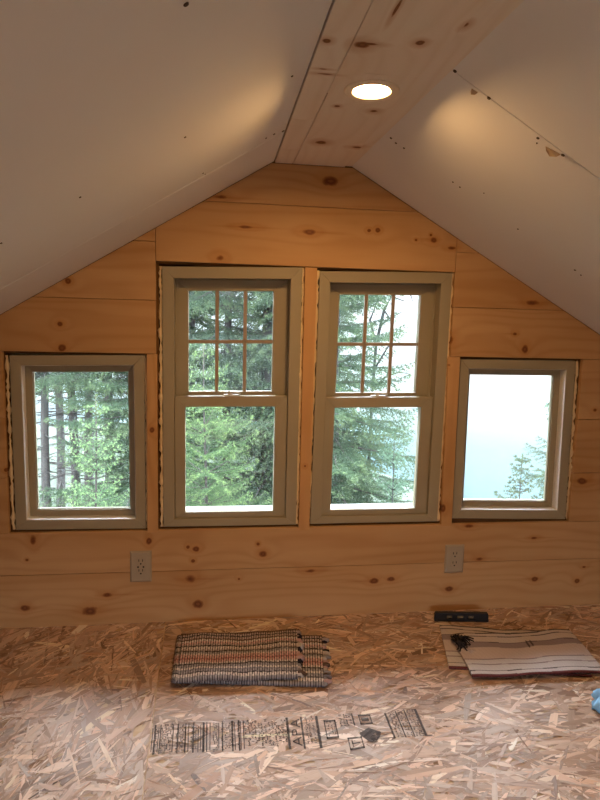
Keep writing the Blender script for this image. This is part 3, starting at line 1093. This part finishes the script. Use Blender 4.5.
ns, nt = 560, 96
P = np.array([[rug_path(i / (ns - 1), j / (nt - 1)) for j in range(nt)] for i in range(ns)])
du = np.gradient(P, axis=0); dv = np.gradient(P, axis=1)
N = np.cross(dv, du); N /= np.linalg.norm(N, axis=2, keepdims=True) + 1e-9
stretch = [random.uniform(-.006, .006) for _ in range(ns)]


def rag_col(i, j, side):
    t = j / (nt - 1) + .012 * math.sin(i * .022) + .006 * math.sin(i * .11)
    c_ = stripe_lookup(rag, min(.999, max(0, t)))
    k = 1.0 + .55 * (((i // 5) * 7919 + (j // 3) * 104729) % 97) / 97
    if i % 5 == 0 or (i % 5 == 1 and (j // 3 + i // 5) % 2 == 0): c_ = (.06, .05, .05); k = 1
    elif i % 5 == 1: k *= .7
    return tuple(min(.9, x * k) for x in c_)


def rag_bump(i, j): return .0011 * math.sin(j * 2 * math.pi / 3) * (1 if (i // 5) % 2 else -1) - (.0010 if i % 5 == 0 else 0)


rug1 = empty('rag_rug', ((bl[0][0] + bl[1][0]) / 2, (bl[0][1] + bl[3][1]) / 2, .0024), 'folded dark striped rag rug with frayed ends below the left tall window', 'rug')
inv1 = Matrix.Translation(-Vector(rug1.location))
o = grid_solid(P, N, TH, rag_col, rag_bump).build('woven_body', M_cloth, rug1, smooth=True, fix=False); o.matrix_parent_inverse = inv1
for nm_i, (edge, ln0) in enumerate(((0, .010), (ns - 1, .008))):
    mb = MB(); j = 1
    while j < nt - 3:
        w_ = random.choice((2, 3, 4, 5))
        p = P[edge, min(nt - 1, j + w_ // 2)]
        c_ = stripe_lookup(rag, min(.999, (j + w_ / 2) / nt)) if random.random() < .6 else random.choice((DK, CRM, PNK, DK, BRN))
        l = ln0 + random.uniform(0, .016) * (1.3 if w_ > 3 else .6)
        r = w_ * .0014
        dyy = random.uniform(-.006, .006)
        z0 = p[2]; zend = max(.0024 + r * .9, z0 - (.008 if edge else .004))
        mb.tube([(p[0] - .004, p[1], z0), (p[0] + l * .5, p[1] + dyy * .4, z0 + random.uniform(-.001, .003)), (p[0] + l, p[1] + dyy, zend)], [r, r * 1.15, r * .8], 6, col=tuple(c_))
        j += w_ + random.choice((0, 1))
    o = mb.build('fringe', M_cloth, rug1, smooth=True); o.matrix_parent_inverse = inv1

# right rug: flatter pale striped blanket, folded in two, upper layer skewed over the lower one
CR2 = (.55, .48, .46); CR3 = (.60, .57, .58); MAU = (.29, .235, .25); DK2 = (.10, .08, .085); PK2 = (.57, .48, .465); MAR = (.15, .05, .05)
bst = [(.35, DK2), (.8, CR2), (.22, DK2), (1.7, CR2), (.2, DK2), (1.5, MAU), (.25, CR2), (3.0, PK2), (.25, MAU), (1.2, CR3), (.25, MAU), (1.5, CR3), (.22, DK2), (.8, CR3), (.3, MAR)]
T2 = .0065
z1_ = .0024 + T2 / 2 + .0008
z2_ = z1_ + T2 + .005
lowq = [HP(449, 668, z1_), HP(592, 676, z1_), HP(566, 633, z1_), HP(439.5, 626, z1_)]
upq = [HP(472.5, 676.5, z2_), HP(606, 671.5, z2_), HP(569, 630.5, z2_), HP(450.5, 635.5, z2_)]


def quadpt(q, s, v, z):
    a_ = np.array(q[3]) * (1 - s) + np.array(q[2]) * s; b_ = np.array(q[0]) * (1 - s) + np.array(q[1]) * s
    p = a_ * (1 - v) + b_ * v
    return np.array([p[0], p[1], z])


rug2 = empty('striped_blanket', (float(np.mean([p[0] for p in lowq])), float(np.mean([p[1] for p in lowq])), .0024), 'folded pale cream rug with thin dark stripes and black tassel', 'rug')
inv2 = Matrix.Translation(-Vector(rug2.location))
ns2, nt2 = 170, 90


def bl_col(shift):
    def f(i, j, side):
        t = j / (nt2 - 1) + .006 * math.sin(i * .06 + shift)
        c_ = stripe_lookup(bst, min(.999, max(0, t + shift * 0)))
        k = .95 + .2 * ((i * 31 + j * 17) % 13) / 13
        if not shift:
            s_ = i / ns2
            if .555 < s_ < .575 and .26 < t + (s_ - .555) * 3 < .42 or .59 < s_ < .607 and .26 < t + (s_ - .59) * 3 < .40: c_ = DK2
        return tuple(min(.9, x * k) for x in c_)
    return f


for (q, z, sh) in ((lowq, z1_, 1.0), (upq, z2_, 0.0)):
    Pq = np.zeros((ns2, nt2, 3))
    for i in range(ns2):
        for j in range(nt2):
            s, v = i / (ns2 - 1), j / (nt2 - 1)
            wv = (.0022 * math.sin(s * 8 + v * 3) + .0014 * math.sin(s * 17 - v * 6)) if not sh else .0006 * math.sin(s * 11)
            p = quadpt(q, s, v, z + max(-.003, wv))
            p[1] += .004 * math.sin(s * 9) * (1 - v) + .002 * math.sin(s * 23) * (1 - v)
            if not sh and s > .85: p[2] -= 0
            Pq[i, j] = p
    Nq = np.zeros_like(Pq); Nq[..., 2] = 1
    o = grid_solid(Pq, Nq, T2, bl_col(sh), lambda i, j: .0004 * math.sin(i * 1.6) * math.sin(j * 1.6)).build('lower_fold' if sh else 'upper_fold', M_cloth, rug2, smooth=True, fix=False)
    o.matrix_parent_inverse = inv2
# black yarn tassel lying on the near-left corner
mb = MB()
tz = z2_ + T2 / 2 + .003
for k in range(34):
    a_ = HP(random.uniform(451, 461), random.uniform(635.5, 641), tz); b_ = HP(random.uniform(455, 474), random.uniform(639, 652), tz)
    mid = ((a_[0] + b_[0]) / 2 + random.uniform(-.012, .012), (a_[1] + b_[1]) / 2 + random.uniform(-.012, .012), tz + random.uniform(.004, .014))
    mb.tube([(a_[0], a_[1], tz), mid, (b_[0], b_[1], tz + random.uniform(0, .004))], [.0022, .0026, .0018], 6, col=random.choice(((.012, .012, .014), (.02, .018, .02), (.05, .04, .04))))
for k in range(5):
    a_ = HP(random.uniform(462, 466), random.uniform(645, 650), tz); b_ = HP(random.uniform(470, 477), random.uniform(649, 653), tz)
    mb.tube([(a_[0], a_[1], tz), (b_[0], b_[1], tz - .001)], [.002, .0015], 6, col=(.5, .40, .36))
o = mb.build('tassel', M_cloth, rug2, smooth=True); o.matrix_parent_inverse = inv2
o['label'] = 'tangled black yarn tassel'

# ------------------------------------------------------------------ crumpled blue cloth at the right edge
bx, by = HP(606, 709)
mb = MB()
nu, nv = 28, 16
v = []
for j in range(nv + 1):
    th = math.pi * j / nv
    for i in range(nu):
        ph = 2 * math.pi * i / nu
        r = .034 * (1 + .22 * math.sin(3 * ph + 2 * th) + .16 * math.sin(7 * ph - 3 * th) + .1 * math.sin(11 * ph + 5 * th))
        v.append((r * math.sin(th) * math.cos(ph) * 1.25, r * math.sin(th) * math.sin(ph), max(-.018, r * math.cos(th) * .8)))
f = [(j * nu + i, j * nu + (i + 1) % nu, (j + 1) * nu + (i + 1) % nu, (j + 1) * nu + i) for j in range(nv) for i in range(nu)]
mb.add(v, f)
o = mb.build('crumpled_cloth', M_blue, smooth=True)
o.location = (bx, by, .0024 + .0182)
tag(o, 'small crumpled bright blue cloth on the floor at the right edge', 'cloth')

FOG = .0022
# ------------------------------------------------------------------ outside: terrain and trees
def ground_z(x, y):
    return -3.1 - .10 * (y - 1) - max(0, x - 1) * .32 + .25 * math.sin(x * .7 + 1) * math.cos(y * .5)


mb = MB()
nx_, ny_ = 50, 40
gv = []
for j in range(ny_ + 1):
    for i in range(nx_ + 1):
        x = -26 + 56 * i / nx_; y = .6 + 48 * (j / ny_) ** 1.6
        gv.append((x, y, ground_z(x, y)))
gf = [(j * (nx_ + 1) + i, j * (nx_ + 1) + i + 1, (j + 1) * (nx_ + 1) + i + 1, (j + 1) * (nx_ + 1) + i) for j in range(ny_) for i in range(nx_)]
mb.add(gv, gf)
o = mb.build('forest_ground', M_soil, smooth=True); o['kind'] = 'structure'


def needle_arrays(pts, dirs, n_per, ln, wd, r):
    """needles as thin triangles around sample points; returns verts [N*3,3]"""
    n = len(pts) * n_per
    P_ = np.repeat(pts, n_per, 0) + r.normal(0, .004, (n, 3))
    D_ = np.repeat(dirs, n_per, 0)
    rnd = r.normal(0, 1, (n, 3)); rnd /= np.linalg.norm(rnd, axis=1, keepdims=True)
    d = D_ * .75 + rnd * .85; d /= np.linalg.norm(d, axis=1, keepdims=True)
    s = np.cross(d, r.normal(0, 1, (n, 3))); s /= np.linalg.norm(s, axis=1, keepdims=True) + 1e-9
    l = ln * r.uniform(.7, 1.3, (n, 1))
    V = np.stack([P_ - s * wd, P_ + s * wd, P_ + d * l], 1)
    return V.reshape(-1, 3)


def conifer_meshes(name, seed, H, R0, base_frac, density, needle, bare=0.0, lean=0.0, mat=None, droop=.25, per=3, tr_=.016, step=.055):
    r = np.random.default_rng(seed)
    nw = int(H * density)
    pts = []; dirs = []; tips = []
    trunk = MB()
    nseg = 10
    axis = lambda h: np.array([lean * h / H + .03 * math.sin(h * 1.3 + seed), .03 * math.cos(h * 1.1 + seed), h])
    r0 = tr_ * H + .006
    trunk.tube([tuple(axis(H * k / nseg)) for k in range(nseg + 1)], [max(.006, r0 * (1 - k / nseg) ** .9 + .004) for k in range(nseg + 1)], 9)
    for w in range(nw):
        fr = (w + r.uniform(-.3, .3)) / nw
        h = H * (base_frac + (1 - base_frac) * fr)
        if h > H * .985: continue
        rel = (H - h) / (H * (1 - base_frac))
        Lb = R0 * (rel ** .8) * r.uniform(.75, 1.15) + .05
        nb_ = 5 if rel > .12 else 4
        a0 = r.uniform(0, 6.28)
        for k in range(nb_):
            az = a0 + 2 * math.pi * k / nb_ + r.normal(0, .18)
            L_ = Lb * r.uniform(.75, 1.1)
            rise = .55 * (1 - rel) + .05 - droop * rel + r.normal(0, .07)
            dirb = np.array([math.cos(az), math.sin(az), rise]); dirb /= np.linalg.norm(dirb)
            side = np.array([-math.sin(az), math.cos(az), 0])
            o_ = axis(h)
            n_ax = max(3, int(L_ / step))
            tt = np.linspace(0.02, 1, n_ax)
            curve = np.array([o_ + dirb * L_ * q + np.array([0, 0, -droop * L_ * (q ** 2) * .5 + .22 * L_ * q ** 4 * .8]) for q in tt])
            trunk.tube([tuple(curve[int(q)]) for q in np.linspace(0, n_ax - 1, 4)], [.004 + .008 * L_, .003 + .005 * L_, .003, .002], 5, cap=False)
            isbare = r.random() < bare * (rel > .3)
            if isbare:
                for q in range(2, n_ax, 3):
                    e = curve[q] + (side * r.choice((-1, 1)) * .8 + dirb * .5 + np.array([0, 0, r.normal(-.2, .3)])) * L_ * .25
                    trunk.tube([tuple(curve[q]), tuple(e)], [.004, .0018], 4, cap=False)
                continue
            pts.append(curve); dirs.append(np.repeat(dirb[None], n_ax, 0)); tips.append(tt ** 2 * .9 if True else tt)
            for q in range(1, n_ax):
                for sgn in (-1, 1):
                    lt = L_ * .42 * (1 - tt[q]) ** .7 * r.uniform(.6, 1.1) + .035
                    dt = dirb * .62 + side * sgn * .8 + np.array([0, 0, r.normal(-.10, .12)]); dt /= np.linalg.norm(dt)
                    m_ = max(2, int(lt / .026))
                    ts = np.linspace(.1, 1, m_)
                    pts.append(curve[q] + dt * lt * ts[:, None] + np.array([0, 0, -1]) * (lt * .25 * ts[:, None] ** 2))
                    dirs.append(np.repeat(dt[None], m_, 0)); tips.append(ts ** 3)
    # dead snags on the bare lower trunk
    if base_frac > .3:
        for k in range(46):
            h = H * r.uniform(.06, base_frac); az = r.uniform(0, 6.28); L_ = r.uniform(.3, 1.1)
            o_ = axis(h); d_ = np.array([math.cos(az), math.sin(az), r.uniform(-.35, .05)])
            trunk.tube([tuple(o_), tuple(o_ + d_ * L_ * .5), tuple(o_ + d_ * L_ + np.array([0, 0, .06]))], [.012, .008, .003], 4, cap=False)
            for q in (.4, .6, .8):
                b_ = o_ + d_ * L_ * q; sd = np.array([-d_[1], d_[0], r.uniform(-.5, .3)]) * r.choice((-1, 1)) * L_ * .3
                trunk.tube([tuple(b_), tuple(b_ + sd + d_ * .1)], [.005, .002], 3, cap=False)
    # leader shoot
    lead = np.array([axis(H * q) for q in np.linspace(.955, 1.0, 10)])
    pts.append(lead); dirs.append(np.repeat(np.array([[0, 0, 1.]]), 10, 0)); tips.append(np.ones(10))
    pts = np.concatenate(pts); dirs = np.concatenate(dirs); tips = np.concatenate(tips)
    V = needle_arrays(pts, dirs, per, needle, needle * .13, r)
    T = np.repeat(np.clip(np.repeat(tips, per) + r.normal(0, .12, len(pts) * per), 0, 1), 3)
    me = bpy.data.meshes.new(name + '_foliage')
    n = len(V)
    me.vertices.add(n); me.vertices.foreach_set('co', V.astype(np.float32).ravel())
    me.loops.add(n); me.loops.foreach_set('vertex_index', np.arange(n, dtype=np.int32))
    me.polygons.add(n // 3); me.polygons.foreach_set('loop_start', np.arange(0, n, 3, dtype=np.int32)); me.polygons.foreach_set('loop_total', np.full(n // 3, 3, np.int32))
    a = me.attributes.new('tip', 'FLOAT', 'POINT'); a.data.foreach_set('value', T.astype(np.float32))
    me.materials.append(mat or M_fol_dark); me.update(); me.validate()
    return me, trunk


protos = {}


def tree(kind, x, y, ztop, rot, label, group=None, scale=None, name='spruce_tree', cat='tree'):
    spec = KINDS[kind]
    z0 = ground_z(x, y) - .05
    if kind not in protos:
        me, tr = conifer_meshes(kind, **spec)
        t0 = tr.build('trunk', M_bark, None, smooth=True, fix=False)
        f0 = bpy.data.objects.new('foliage', me); COL.objects.link(f0)
        protos[kind] = (t0, f0)
        t_, f_ = t0, f0
    else:
        t0, f0 = protos[kind]
        t_ = t0.copy(); f_ = f0.copy(); COL.objects.link(t_); COL.objects.link(f_)
    r = empty(name, (x, y, z0), label, cat, group)
    s = (ztop - z0) / spec['H']
    r.scale = (s if scale is None else scale, s if scale is None else scale, s)
    r.rotation_euler = (0, 0, rot)
    t_.parent = r; f_.parent = r
    return r


KINDS = {
    'young': dict(seed=3, H=4.0, R0=.72, base_frac=.12, density=5.5, needle=.021, mat=M_fol_young, droop=.05, per=8, tr_=.004, step=.036),
    'youngb': dict(seed=8, H=4.4, R0=1.35, base_frac=.1, density=5.5, needle=.024, mat=M_fol_mid, droop=.2, per=7, tr_=.004, step=.036),
    'dense': dict(seed=21, H=9.0, R0=1.7, base_frac=.10, density=4.2, needle=.040, mat=M_fol_dark, droop=.3, per=5),
    'bareleg': dict(seed=33, H=10.0, R0=1.6, base_frac=.40, density=3.0, needle=.045, mat=M_fol_dark, droop=.3, bare=.45, per=3, tr_=.008),
    'small': dict(seed=40, H=3.4, R0=.80, base_frac=.15, density=5.0, needle=.040, mat=M_fol_dark, droop=.1, per=11, tr_=.004),
}
def at(u, v, y):
    p = onplane(u, v, (0, 1, 0), y); return float(p[0]), float(p[2])


x, z = at(93, 396, 3.6); tree('young', x, 3.6, z, .4, 'bright green young spruce centred in the left small window')
x, z = at(207, 345, 4.2); tree('youngb', x, 4.2, z, 1.9, 'broad bright green spruce filling the lower pane of left tall window')
for i, (u, y, zt_, kind, rot, lab) in enumerate([
        (45, 8.2, 6.0, 'bareleg', .3, 'spruce with bare lower trunk nearest the left edge of left small window'),
        (72, 9.0, 7.0, 'bareleg', 2.2, 'spruce with thin bare trunk left of the bright young spruce'),
        (89, 10.6, 7.5, 'bareleg', 5.3, 'farther thin spruce between the bare trunk and dark trunk in left small window'),
        (58, 12.0, 8.0, 'bareleg', 3.1, 'farthest thin spruce between two bare trunks in left small window'),
        (108, 7.4, 6.4, 'bareleg', 4.0, 'dark trunked spruce behind the tip of the bright young spruce'),
        (140, 6.4, 5.2, 'dense', 5.1, 'dense dark spruce hidden mostly by wall between left windows'),
        (228, 7.0, 6.5, 'bareleg', 1.2, 'tall spruce with grey trunk centred behind left tall window'),
        (268, 6.8, 5.4, 'dense', 3.3, 'dense dark spruce at right side of left tall window'),
        (190, 9.0, 6.2, 'dense', .9, 'farther dark spruce at left side of left tall window'),
        (333, 6.2, 5.8, 'dense', 2.7, 'tall dense spruce filling left half of right tall window'),
        (300, 9.5, 7.0, 'dense', 4.4, 'farther spruce behind strip between the two tall windows')]):
    x, z = at(u, 400, y)
    tree(kind, x, y, zt_, rot, lab, 'spruces beyond the windows')
x, z = at(524, 455, 9.0); tree('small', x, 9.0, z, .7, 'small lone spruce top at bottom of right small window')
x, z = at(618, 400, 7.5); tree('dense', x, 7.5, 4.6, 1.7, 'spruce whose branch ends show at right edge of right small window', 'spruces beyond the windows')

# leafless tree with arching grey branches and a pale leafy sapling outside the right tall window
rb = empty('bare_tree', (*[at(372, 400, 7.6)[0], 7.6], ground_z(at(372, 400, 7.6)[0], 7.6)), 'bare grey branching tree against white sky in right tall window', 'tree')
mb = MB()
def PX(u, v, y):
    p = onplane(u, v, (0, 1, 0), y); return np.array(p) - np.array(rb.location)
trunk_pts = [(0, 0, -.1), tuple(PX(368, 480, 7.6)), tuple(PX(372, 400, 7.6)), tuple(PX(376, 345, 7.6)), tuple(PX(384, 310, 7.6)), tuple(PX(398, 285, 7.7)), tuple(PX(425, 262, 7.8))]
mb.tube(trunk_pts, [.028, .027, .026, .026, .025, .022, .017], 8)
for pts_, r_ in [([(376, 345), (370, 320), (378, 300), (390, 296), (404, 301)], .010), ([(384, 310), (392, 322), (390, 335)], .006), ([(392, 296), (403, 290), (418, 284)], .009), ([(404, 288), (411, 296), (413, 302)], .005),
                 ([(380, 326), (390, 318), (402, 312)], .007), ([(374, 370), (386, 350), (394, 338)], .008), ([(378, 300), (374, 285), (368, 272)], .009), ([(402, 283), (408, 274), (410, 262)], .007), ([(372, 390), (384, 378), (398, 372), (410, 374)], .007)]:
    dy = random.uniform(-.3, .3)
    q = [PX(u, v, 7.6 + dy * (k / len(pts_))) for k, (u, v) in enumerate(pts_)]
    mb.tube([tuple(p) for p in q], [r_ * 2.4 * (1 - .6 * k / (len(q) - 1)) for k in range(len(q))], 6)
mb.build('branches', M_twig, rb, smooth=True)

sx, sz = at(392, 500, 5.0)
sp_ = empty('leafy_sapling', (sx, 5.0, ground_z(sx, 5.0)), 'pale leafy sapling at lower right of right tall window', 'sapling')
hh = at(392, 440, 5.0)[1] - ground_z(sx, 5.0)
mb = MB(); r = np.random.default_rng(5)
pts = []
mb.tube([(0, 0, 0), (.03, 0, hh * .5), (0, .03, hh)], [.018, .012, .004], 7)
for k in range(70):
    h_ = hh * r.uniform(.45, 1.0); az = r.uniform(0, 6.28); L_ = .42 * (1.15 - h_ / hh) ** .6 * r.uniform(.5, 1.1) + .05
    e = np.array([math.cos(az) * L_, math.sin(az) * L_, h_ + L_ * .6])
    mb.tube([(0, 0, h_), tuple(e)], [.004, .0015], 4, cap=False)
    for q in np.linspace(.2, 1, int(L_ / .02) + 2): pts.append(np.array([0, 0, h_]) * (1 - q) + e * q)
mb.build('stem', M_twig, sp_, smooth=True, fix=False)
pts = np.array(pts)
lv = MB()
for p in pts:
    for _ in range(2):
        c_ = p + r.normal(0, .02, 3); d = r.normal(0, 1, 3); d /= np.linalg.norm(d); s_ = np.cross(d, r.normal(0, 1, 3)); s_ /= np.linalg.norm(s_)
        lv.add([tuple(c_ - d * .022), tuple(c_ + s_ * .012), tuple(c_ + d * .022), tuple(c_ - s_ * .012)], [(0, 1, 2, 3)])
lo = lv.build('leaves', M_leaf, sp_, fix=False); lo['kind'] = 'stuff'

# ------------------------------------------------------------------ mist between and beyond the trees
fogm = bpy.data.materials.new('mountain_mist'); fogm.use_nodes = True
fn = fogm.node_tree; fn.nodes.clear()
vsn = fn.nodes.new('ShaderNodeVolumeScatter'); vsn.inputs['Color'].default_value = (.82, .945, .98, 1); vsn.inputs['Density'].default_value = FOG
vo_ = fn.nodes.new('ShaderNodeOutputMaterial'); fn.links.new(vsn.outputs[0], vo_.inputs['Volume'])
mb = MB(); mb.box(-34, 40, 2.6, 44, -16, 16)
o = mb.build('mist', fogm); tag(o, 'pale mist hanging between and beyond the trees outside', 'mist', None, 'stuff')

# ------------------------------------------------------------------ sky
world = bpy.data.worlds.new('overcast_sky'); scene.world = world; world.use_nodes = True
nt_ = world.node_tree; nt_.nodes.clear()
tc = nt_.nodes.new('ShaderNodeTexCoord'); sx_ = nt_.nodes.new('ShaderNodeSeparateXYZ'); nt_.links.new(tc.outputs['Generated'], sx_.inputs[0])
mr = nt_.nodes.new('ShaderNodeMapRange'); mr.inputs[1].default_value = -.5; mr.inputs[2].default_value = 1.0; nt_.links.new(sx_.outputs[2], mr.inputs[0])
rp = nt_.nodes.new('ShaderNodeValToRGB'); nt_.links.new(mr.outputs[0], rp.inputs[0])
el = rp.color_ramp.elements
S10 = lambda c_: tuple(x / 30 for x in c_) + (1,)
stops = [(-.5, (.10, .14, .15)), (-.28, (.08, .22, .28)), (-.19, (.26, .43, .50)), (-.10, (.86, .93, .97)), (.05, (1.12, 1.14, 1.16)), (.20, (17., 18.2, 20.)), (.70, (24., 26., 29.)), (1.0, (9., 9.8, 11.))]
while len(el) < len(stops): el.new(.5)
for e, (p, c_) in zip(el, stops): e.position = (p + .5) / 1.5; e.color = S10(c_)
bg = nt_.nodes.new('ShaderNodeBackground'); bg.inputs[1].default_value = 30.0; nt_.links.new(rp.outputs[0], bg.inputs[0])
wo = nt_.nodes.new('ShaderNodeOutputWorld'); nt_.links.new(bg.outputs[0], wo.inputs[0])
world.cycles.sampling_method = 'MANUAL'; world.cycles.sample_map_resolution = 256


def portal(x0, x1, y, z0, z1, face):
    l = bpy.data.lights.new('daylight_portal', 'AREA'); l.shape = 'RECTANGLE'; l.size = x1 - x0; l.size_y = z1 - z0
    l.cycles.is_portal = True
    o = bpy.data.objects.new('daylight_portal', l); COL.objects.link(o)
    o.location = ((x0 + x1) / 2, y, (z0 + z1) / 2); o.rotation_euler = (math.radians(90 if face > 0 else -90), 0, 0)
    return o


for (a_, b_, c_, d_) in OPEN.values(): portal(a_, b_, .13, c_, d_, -1)
portal(bx0, bx1, YB - .11, bz0, bz1, 1)

# ------------------------------------------------------------------ render look
vs = scene.view_settings
vs.view_transform = 'Standard'; vs.look = 'None'; vs.gamma = 1.0; vs.use_curve_mapping = False; vs.exposure = 0.24
scene.cycles.use_denoising = True
scene.cycles.max_bounces = 10; scene.cycles.diffuse_bounces = 6; scene.cycles.transparent_max_bounces = 12
scene.cycles.sample_clamp_indirect = 8.0
scene.cycles.caustics_reflective = False; scene.cycles.caustics_refractive = False
